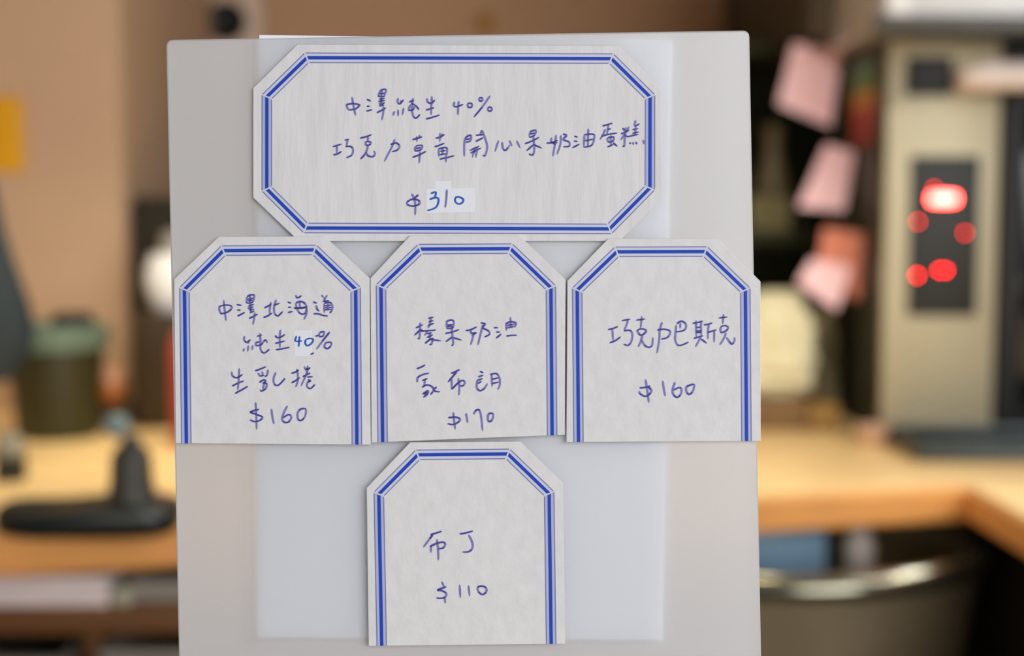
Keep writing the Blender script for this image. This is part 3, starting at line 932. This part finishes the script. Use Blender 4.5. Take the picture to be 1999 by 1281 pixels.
# --- black low kitchen tool with upright neck
tc_ = on_top(148, 1056)
k = tc_.y / FPX
M_GB = mat('black_green_rubber', (16, 24, 20), 0.30, var=0.15, scale=15)
pr = empty('hand_press', (tc_.x, tc_.y + 0.045, ZT))
tag(pr, 'black low rounded tool with an upright neck and grey knob on the worktop', 'kitchen tool')
bm = bmesh.new()
prof = []
hw = 190 * k
H = at(0, 984, tc_.y + 0.035).z - ZT
for t in range(13):
    a = math.pi * (t / 12) - math.pi / 2
    prof.append((1 - 0.10 * (1 - math.cos(a)), 0.5 + 0.5 * math.sin(a)))
prof = [(0, 0)] + [(p, q) for p, q in prof] + [(0, 1.0)]
segs = 48
rings = []
def sup(a, n=3.2):
    c, s = math.cos(a), math.sin(a)
    return (math.copysign(abs(c) ** (2 / n), c), math.copysign(abs(s) ** (2 / n), s))
for p, q in prof:
    if p == 0:
        rings.append([bm.verts.new((0, 0, q * H))]); continue
    rings.append([])
    for s_ in range(segs):
        u, v = sup(2 * math.pi * s_ / segs)
        rings[-1].append(bm.verts.new((u * hw * p, v * 0.042 * p, q * H + 0.003 * math.sin(u * 3) * q)))
for a, b in zip(rings, rings[1:]):
    for s_ in range(segs):
        n = (s_ + 1) % segs
        if len(a) == 1: bm.faces.new((a[0], b[n], b[s_]))
        elif len(b) == 1: bm.faces.new((a[s_], a[n], b[0]))
        else: bm.faces.new((a[s_], a[n], b[n], b[s_]))
from_bm('base', bm, M_GB, pr, smooth=True)
nx = (236 - 150) * k
zt = lambda py: at(0, py, tc_.y + .03).z - ZT
lathe('neck', [(0, H * .6), (56 * k, H * .6), (47 * k, zt(962)), (43 * k, zt(935)), (42 * k, zt(903)), (36 * k, zt(886)), (21 * k, zt(872)), (16 * k, zt(856)), (0, zt(855))], mat('dark_brown_rubber', (56, 54, 46), 0.5), pr, c=(nx, 0, 0))
lathe('knob', [(0, zt(858)), (14 * k, zt(857)), (25 * k, zt(846)), (28 * k, zt(834)), (24 * k, zt(822)), (12 * k, zt(814)), (0, zt(813))], mat('grey_blue_knob', (120, 138, 138), 0.35), pr, c=(nx - 28 * k, 0, 0))

# --- small dark jar at the far left
sc = on_top(8, 944)
k = sc.y / FPX
sj = empty('spice_jar', (sc.x, sc.y + .02, ZT))
tag(sj, 'small black jar with a grey rounded lid at the left frame edge', 'jar')
zs = lambda py: at(0, py, sc.y + .02).z - ZT
lathe('jar_body', [(0, 0), (30 * k, 0), (32 * k, .004), (31 * k, zs(890)), (0, zs(889))], M_GB, sj)
lathe('lid', [(0, zs(889)), (28 * k, zs(889)), (30 * k, zs(872)), (22 * k, zs(850)), (0, zs(843))], mat('stone_grey', (146, 142, 124), 0.4), sj)

# ================================================================== RIGHT SIDE
OY = 1.78
# --- oven
xl = at(1727, 500, OY).x
xm = at(1946, 500, OY).x
xr_ = xm + 0.42
zt_ = at(0, 78, OY).z
zb_ = ZT + 0.012
ov = empty('oven', ((xl + xr_) / 2, OY + 0.14, ZT))
tag(ov, 'cream steel countertop oven with a red lit control panel and dark glass door', 'oven')
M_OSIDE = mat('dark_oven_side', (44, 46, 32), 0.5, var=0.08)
M_FRONT = mat('steel_front', (182, 172, 142), 0.5, 0.30, var=0.03, scale=8)
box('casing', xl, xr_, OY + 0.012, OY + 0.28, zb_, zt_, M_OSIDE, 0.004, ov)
box('fascia', xl, xm, OY, OY + 0.012, zb_, zt_, M_FRONT, 0.003, ov)
dr = box('door', xm + .003, xr_, OY - 0.006, OY + 0.012, zb_ + .01, zt_ - .01, M_BLACK, 0.004, ov)
x0, x1, z0, z1 = span(1985, 2500, 215, 800, OY - .007)
box('door_glass', x0, xr_ - .03, OY - 0.009, OY - 0.006, z0, z1, mat('black_glass', (10, 14, 12), 0.08), 0.001, ov)
for fx in (xl + .03, xr_ - .03):
    for fy in (OY + .04, OY + .25):
        lathe('foot', [(0, 0), (.012, 0), (.014, .013), (0, .013)], M_BLACK, ov, c=(fx - ov.location.x, fy - ov.location.y, 0), segs=20)
x0, x1, z0, z1 = span(1770, 1913, 305, 616, OY)
cp = box('control_panel', x0, x1, OY - 0.004, OY, z0, z1, mat('charcoal_panel', (30, 31, 25), 0.55), 0.0015, ov)
x0, x1, z0, z1 = span(1768, 1858, 112, 186, OY)
box('latch', x0, x1, OY - 0.010, OY, z0, z1, M_BLACK, 0.003, ov)
# pale handle bar
p0 = at(1908, 148, OY - .04); p1 = at(2230, 150, OY - .04)
L = ov.location
tube('handle', [Vector((p0.x, OY, p0.z)) - L, Vector((p0.x, OY - .03, p0.z)) - L, p0 + Vector((.012, 0, 0)) - L, p1 - L, Vector((p1.x + .01, OY - .03, p1.z)) - L, Vector((p1.x + .01, OY, p1.z)) - L], 0.017, mat('pale_handle', (246, 232, 222), 0.4), ov, segs=16)
# red lights
M_LED = emit('red_led', (1.0, 0.002, 0.006, 1), 30)
M_LEDH = emit('bright_red_led', (1.0, 0.001, 0.006, 1), 60)
M_DIGIT = emit('red_display', (1.0, 0.05, 0.04, 1), 46)
def led(px, py, m, r=0.0016):
    p = at(px, py, OY - .004)
    bm = bmesh.new(); add_lathe(bm, [(0, .0018), (r * .7, .0014), (r, 0)], 16)
    bm.transform(Matrix.Rotation(math.pi / 2, 4, 'X'))
    o = from_bm('indicator_light', bm, m, cp, smooth=True)
    o.location = p - L
led(1792, 433, M_LED); led(1884, 455, M_LED); led(1791, 538, M_LEDH); led(1834, 528, M_LEDH); led(1846, 528, M_LEDH)
led(1824, 369, M_LED)
# display: two plain lit fields
bm = bmesh.new()
for cxp in (1842,):
    for dx, dy, w, h in ((0, 0, 52, 15), (0, 0, 30, 18)):
        a = at(cxp + dx - w / 2, 388 + dy * .55 + h / 2, OY - .004); b = at(cxp + dx + w / 2, 388 + dy * .55 - h / 2, OY - .004)
        add_box(bm, a.x, b.x, OY - .0052, OY - .0042, a.z, b.z)
bmesh.ops.translate(bm, verts=bm.verts, vec=-L)
from_bm('display', bm, M_DIGIT, cp)

# --- extractor hood at top right, dark cupboard beside it
x0, x1, z0, z1 = span(1722, 2300, -140, 52, 1.70)
hd = empty('extractor_hood', ((x0 + x1) / 2, 1.9, z0))
tag(hd, 'stainless steel hood hanging above the oven at top right', 'hood')
M_HOOD = mat('pale_steel', (206, 202, 196), 0.35, 0.5, var=0.04, scale=20)
box('canopy', x0, x1, 1.70, 2.10, z0, z1 + .5, M_HOOD, 0.004, hd)
box('lip', x0 - .012, x1, 1.688, 1.70, z0 - .008, z0 + .012, mat('dark_lip', (70, 66, 58), 0.4, 0.3), 0.002, hd)
box('corner_trim', x0 + .004, x0 + .030, 1.690, 1.70, z0 + .012, z1 + .4, mat('light_trim', (226, 222, 216), 0.35), 0.002, hd)
x0, x1, z0, z1 = span(1580, 1716, -160, 74, 1.95)
wc = empty('wall_cupboard', ((x0 + x1) / 2, 2.2, z0))
tag(wc, 'dark brown wall cupboard left of the steel hood', 'cupboard')
box('carcass', x0, x1, 1.97, 2.75, z0, z1 + .4, M_DARK, 0.003, wc)
box('door', x0 + .003, x1 - .003, 1.95, 1.968, z0 + .003, z1 + .39, mat('dark_brown_door', (70, 54, 28), 0.5), 0.003, wc)

# --- dark shelving behind
SY = 2.22
x0, x1, z0, z1 = span(1340, 1724, 104, 880, SY)
sh = empty('shelf_unit', ((x0 + x1) / 2, SY + .2, 0))
tag(sh, 'tall dark olive shelving unit between the sign panel and the oven', 'shelf')
M_SHD = mat('dark_moss_laminate', (52, 56, 24), 0.6, var=0.12)
box('back_panel', x0, x1, SY + .30, SY + .32, 0, z1, M_SHD, 0.002, sh)
box('side_panel', x0 - .02, x0, SY, SY + .32, 0, z1, M_SHD, 0.002, sh)
box('side_panel', x1, x1 + .02, SY, SY + .32, 0, z1, M_SHD, 0.002, sh)
box('top_board', x0 - .02, x1 + .02, SY, SY + .32, z1, z1 + .02, M_SHD, 0.002, sh)
for py in (452, 640):
    zz = at(0, py, SY).z
    box('shelf_board', x0, x1, SY + .005, SY + .30, zz - .02, zz, M_SHD, 0.002, sh)
zS = at(0, 452, SY).z
xb, _, _, _ = span(1510, 1512, 300, 400, SY + .06)
bt = empty('tall_bottle', (xb, SY + .07, zS))
tag(bt, 'tall brownish grey bottle on the dark shelf beside the panel right edge', 'bottle')
M_BOT = mat('brown_grey_glass', (112, 98, 68), 0.35)
lathe('bottle_body', [(0, 0), (.024, 0), (.027, .006), (.027, .075), (.016, .112), (.013, .15), (0, .15)], M_BOT, bt)
lathe('bottle_cap', [(0, .15), (.015, .15), (.015, .168), (0, .169)], M_BOT, bt)
x0, x1, z0, z1 = span(1462, 1542, 384, 452, SY + .02)
o = box('storage_box', x0, x1, SY + .012, SY + .040, zS, zS + (z1 - z0), mat('pale_moss_card', (140, 132, 92), 0.8, var=0.1), 0.004)
tag(o, 'small pale olive box on the dark shelf in front of the tall bottle', 'box')

# --- sticky notes hanging off the dark oven side
M_PINK = mat('pink_note_paper', (255, 205, 204), 0.8, var=0.02)
M_CORAL = mat('coral_note_paper', (226, 138, 110), 0.8, var=0.02)
def note(corners_px, Y0, curl, m, label, Yr):
    """four corners tl, tr, br, bl in the note's own plane; curls forward toward the bottom"""
    bm = bmesh.new()
    tl, tr, br, bl = (Vector(c) for c in corners_px)
    N = 10
    fr, bk = [], []
    for j in range(N + 1):
        v = j / N
        r1, r2 = [], []
        for i in range(N + 1):
            u = i / N
            q = tl.lerp(tr, u).lerp(bl.lerp(br, u), v)
            y = Y0 + (Yr - Y0) * u - curl * v * v
            p = at(q.x, q.y, y)
            r1.append(bm.verts.new(p)); r2.append(bm.verts.new(p + Vector((0, 0.0006, 0))))
        fr.append(r1); bk.append(r2)
    for j in range(N):
        for i in range(N):
            bm.faces.new((fr[j][i], fr[j][i + 1], fr[j + 1][i + 1], fr[j + 1][i]))
            bm.faces.new((bk[j][i], bk[j + 1][i], bk[j + 1][i + 1], bk[j][i + 1]))
    ra = fr[0] + [r[-1] for r in fr[1:]] + fr[-1][-2::-1] + [r[0] for r in fr[-2:0:-1]]
    rb_ = bk[0] + [r[-1] for r in bk[1:]] + bk[-1][-2::-1] + [r[0] for r in bk[-2:0:-1]]
    for q in range(len(ra)):
        n = (q + 1) % len(ra)
        bm.faces.new((ra[q], ra[n], rb_[n], rb_[q]))
    c = at(*tr, Yr)
    bmesh.ops.translate(bm, verts=bm.verts, vec=-c)
    o = from_bm('sticky_note', bm, m, smooth=True)
    o.location = c
    return tag(o, label, 'sticky note', 'sticky notes by the oven')
side_Y = lambda px: xl / ((px - CX) / FPX) / math.cos(PITCH) * 1.0
note([(1548, 84), (1644, 100), (1622, 248), (1518, 204)], 1.985, 0.02, M_PINK, 'large flat pink sticky note, topmost of those beside the oven', 2.0)
note([(1612, 282), (1668, 296), (1648, 412), (1558, 404)], 1.925, 0.03, M_PINK, 'pink sticky note with curled lower end, second from the top beside the oven', 1.935)
note([(1608, 444), (1684, 456), (1676, 590), (1596, 520)], 1.883, 0.006, M_CORAL, 'coral orange sticky note behind the lowest pink one', 1.888)
note([(1584, 506), (1664, 520), (1634, 606), (1556, 552)], 1.872, 0.02, M_PINK, 'pale pink sticky note overlapping the coral one, lowest beside the oven', 1.875)
# --- coloured index tabs stuck on the oven side
tabs = [((96, 138, 126), 'bluish green index tab, topmost of the coloured strip beside the pink note', 122, 150),
        ((112, 146, 84), 'green index tab below the bluish one beside the pink note', 152, 178),
        ((186, 124, 44), 'orange index tab in the middle of the coloured strip', 180, 212),
        ((168, 62, 52), 'red index tab below the orange one', 214, 246),
        ((150, 60, 54), 'dark red index tab, lowest of the coloured strip', 248, 284)]
for colr, lab, pa, pb in tabs:
    Ya = 1.905
    xs = xl
    z0, z1 = at(0, pb, Ya).z, at(0, pa, Ya).z
    bm = bmesh.new()
    add_box(bm, -0.0012, 0, -0.06, 0.06, 0, z1 - z0, 0.0003)
    o = from_bm('index_tab', bm, mat('tab_paper', colr, 0.7, var=0.02))
    o.location = (xs, Ya, z0)
    tag(o, lab, 'index tab', 'coloured index tabs on the oven side')

# --- brown boxes with a crumpled bag, left of the oven
BY = 1.86
x0, x1, z0, z1 = span(1440, 1640, 778, 850, BY)
M_CARDB = mat('brown_cardboard', (116, 88, 52), 0.8, var=0.12, scale=15)
o = box('cardboard_box', x0, x1 - .045, BY, BY + .12, ZT, z1, M_CARDB, 0.003)
tag(o, 'low brown cardboard box under the crumpled bag, beside the panel', 'box')
o = box('wooden_crate', x1 - .042, x1, BY - .004, BY + .10, ZT, z1 - .008, mat('ochre_wood', (138, 104, 48), 0.7, var=0.15), 0.003)
tag(o, 'narrow ochre wooden box right of the cardboard box', 'box')
def bag(name, px0, px1, py0, py1, Y, depth, m, label, zbase, taper, seed):
    x0, x1, z0, z1 = span(px0, px1, py0, py1, Y)
    bm = bmesh.new()
    bmesh.ops.create_icosphere(bm, subdivisions=5, radius=1)
    rnd = random.Random(seed)
    ph = [rnd.uniform(0, 6) for _ in range(8)]
    h = z1 - zbase
    for v in bm.verts:
        x, y, z = v.co
        t = (z + 1) / 2
        n = 0.06 * math.sin(7 * x + 5 * z + ph[0]) + 0.05 * math.sin(11 * y - 8 * z + ph[1]) + 0.045 * abs(math.sin(13 * x + 9 * y + ph[2])) + 0.03 * math.sin(23 * z + 9 * x + ph[3])
        s = (1 + n) * (1 - taper * t)
        px_ = math.copysign(abs(x) ** 0.5, x) * s
        py_ = math.copysign(abs(y) ** 0.7, y) * s
        tz = min(1, max(0, (math.copysign(abs(z) ** 0.75, z) * (1 + n * .6) + 1) / 2))
        v.co = Vector((px_ * (x1 - x0) / 2, py_ * depth / 2, tz * h))
    o = from_bm(name, bm, m, smooth=True)
    o.location = ((x0 + x1) / 2, Y + depth / 2, zbase)
    return tag(o, label, 'bag')
z_box = at(0, 778, BY).z
bag('paper_bag', 1440, 1612, 572, 778, BY, .10, mat('pale_crumpled_paper', (214, 206, 168), 0.7, var=0.1, scale=18), 'crumpled off-white bag on the cardboard box beside the panel', z_box, 0.35, 3)
bag('cloth_bag', 1560, 1654, 610, 850, BY + .09, .10, mat('grey_olive_cloth', (120, 110, 80), 0.85, var=0.15, scale=14), 'grey olive bag standing behind the brown boxes by the oven', ZT, 0.30, 8)
# --- small pinkish cup
pc_ = on_top(1712, 872)
k = pc_.y / FPX
cu = empty('small_cup', (pc_.x, pc_.y + .02, ZT))
tag(cu, 'small pale pink cup at the foot of the oven', 'cup')
lathe('cup_body', [(0, 0), (24 * k, 0), (28 * k, .004), (34 * k, 36 * k), (31 * k, 36 * k), (25 * k, .006), (0, .005)], mat('pale_pink_china', (206, 168, 140), 0.4), cu)
# --- dark baking tray on the worktop in front of the oven
t0, t1 = on_top(1795, 905), on_top(2300, 905)
bt_ = empty('baking_tray', (t0.x + .22, t0.y + .08, ZT))
tag(bt_, 'dark slate baking tray on the worktop below the oven door', 'tray')
M_TRAYD = mat('dark_slate_metal', (52, 62, 62), 0.3, 0.3, var=0.08)
yb0, yb1 = t0.y + .01, OY - .012
box('pan', t0.x, t0.x + .44, yb0, yb1, ZT, ZT + .010, M_TRAYD, 0.003, bt_)
for a in ((t0.x, t0.x + .44, yb0, yb0 + .006), (t0.x, t0.x + .44, yb1 - .006, yb1), (t0.x, t0.x + .006, yb0 + .006, yb1 - .006), (t0.x + .434, t0.x + .44, yb0 + .006, yb1 - .006)):
    box('rim', a[0], a[1], a[2], a[3], ZT + .010, ZT + .022, M_TRAYD, 0.001, bt_)

# --- steel tub on the shelf under the worktop
M_TUB = mat('worn_steel', (176, 160, 130), 0.36, 0.5, var=0.08, scale=12)
zrim = 0.832
cR = at(1495, 1050, 1.62)
tub = empty('steel_tub', (cR.x, 1.62, sz))
tag(tub, 'large round steel tub with a shiny rim under the right part of the worktop', 'tub')
R = (1912 - 1495) / FPX * 1.62
h = zrim - sz
lathe('tub_body', [(0, .002), (R * .86, 0), (R * .90, .008), (R * .985, h - .004), (R * .975, h - .004), (R * .885, .010), (0, .006)], M_TUB, tub, segs=72)
bm = bmesh.new()
prof = [(R * .985 + .014 * math.cos(t * math.pi / 6), h - .004 + .014 * math.sin(t * math.pi / 6)) for t in range(13)]
add_lathe(bm, prof, 96)
from_bm('rim', bm, mat('polished_rim', (146, 142, 122), 0.18, 0.9, var=0.03), tub, smooth=True)
# things standing in the tub
x0, x1, z0, z1 = span(1380, 1628, 1040, 1092, 1.52)
o = box('packet', x0, x1, 1.55, 1.62, sz + .007, at(0, 1036, 1.55).z, mat('steel_blue_plastic', (130, 172, 204), 0.5, var=0.05), 0.006)
tag(o, 'steel blue packet standing in the round tub', 'packet')
pcx = at(1686, 1060, 1.53).x
pg = empty('squeeze_bottle', (pcx, 1.55, sz + .007))
tag(pg, 'pale bottle standing upright in the tub beside the blue packet', 'bottle')
hp = at(0, 1030, 1.53).z - sz - .007
M_PALEB = mat('pale_pink_plastic', (206, 196, 188), 0.4)
lathe('bottle_body', [(0, 0), (.017, 0), (.018, .004), (.017, hp - .02), (.010, hp - .006), (0, hp - .006)], M_PALEB, pg)
lathe('bottle_cap', [(0, hp - .006), (.011, hp - .006), (.009, hp), (0, hp)], M_PALEB, pg)
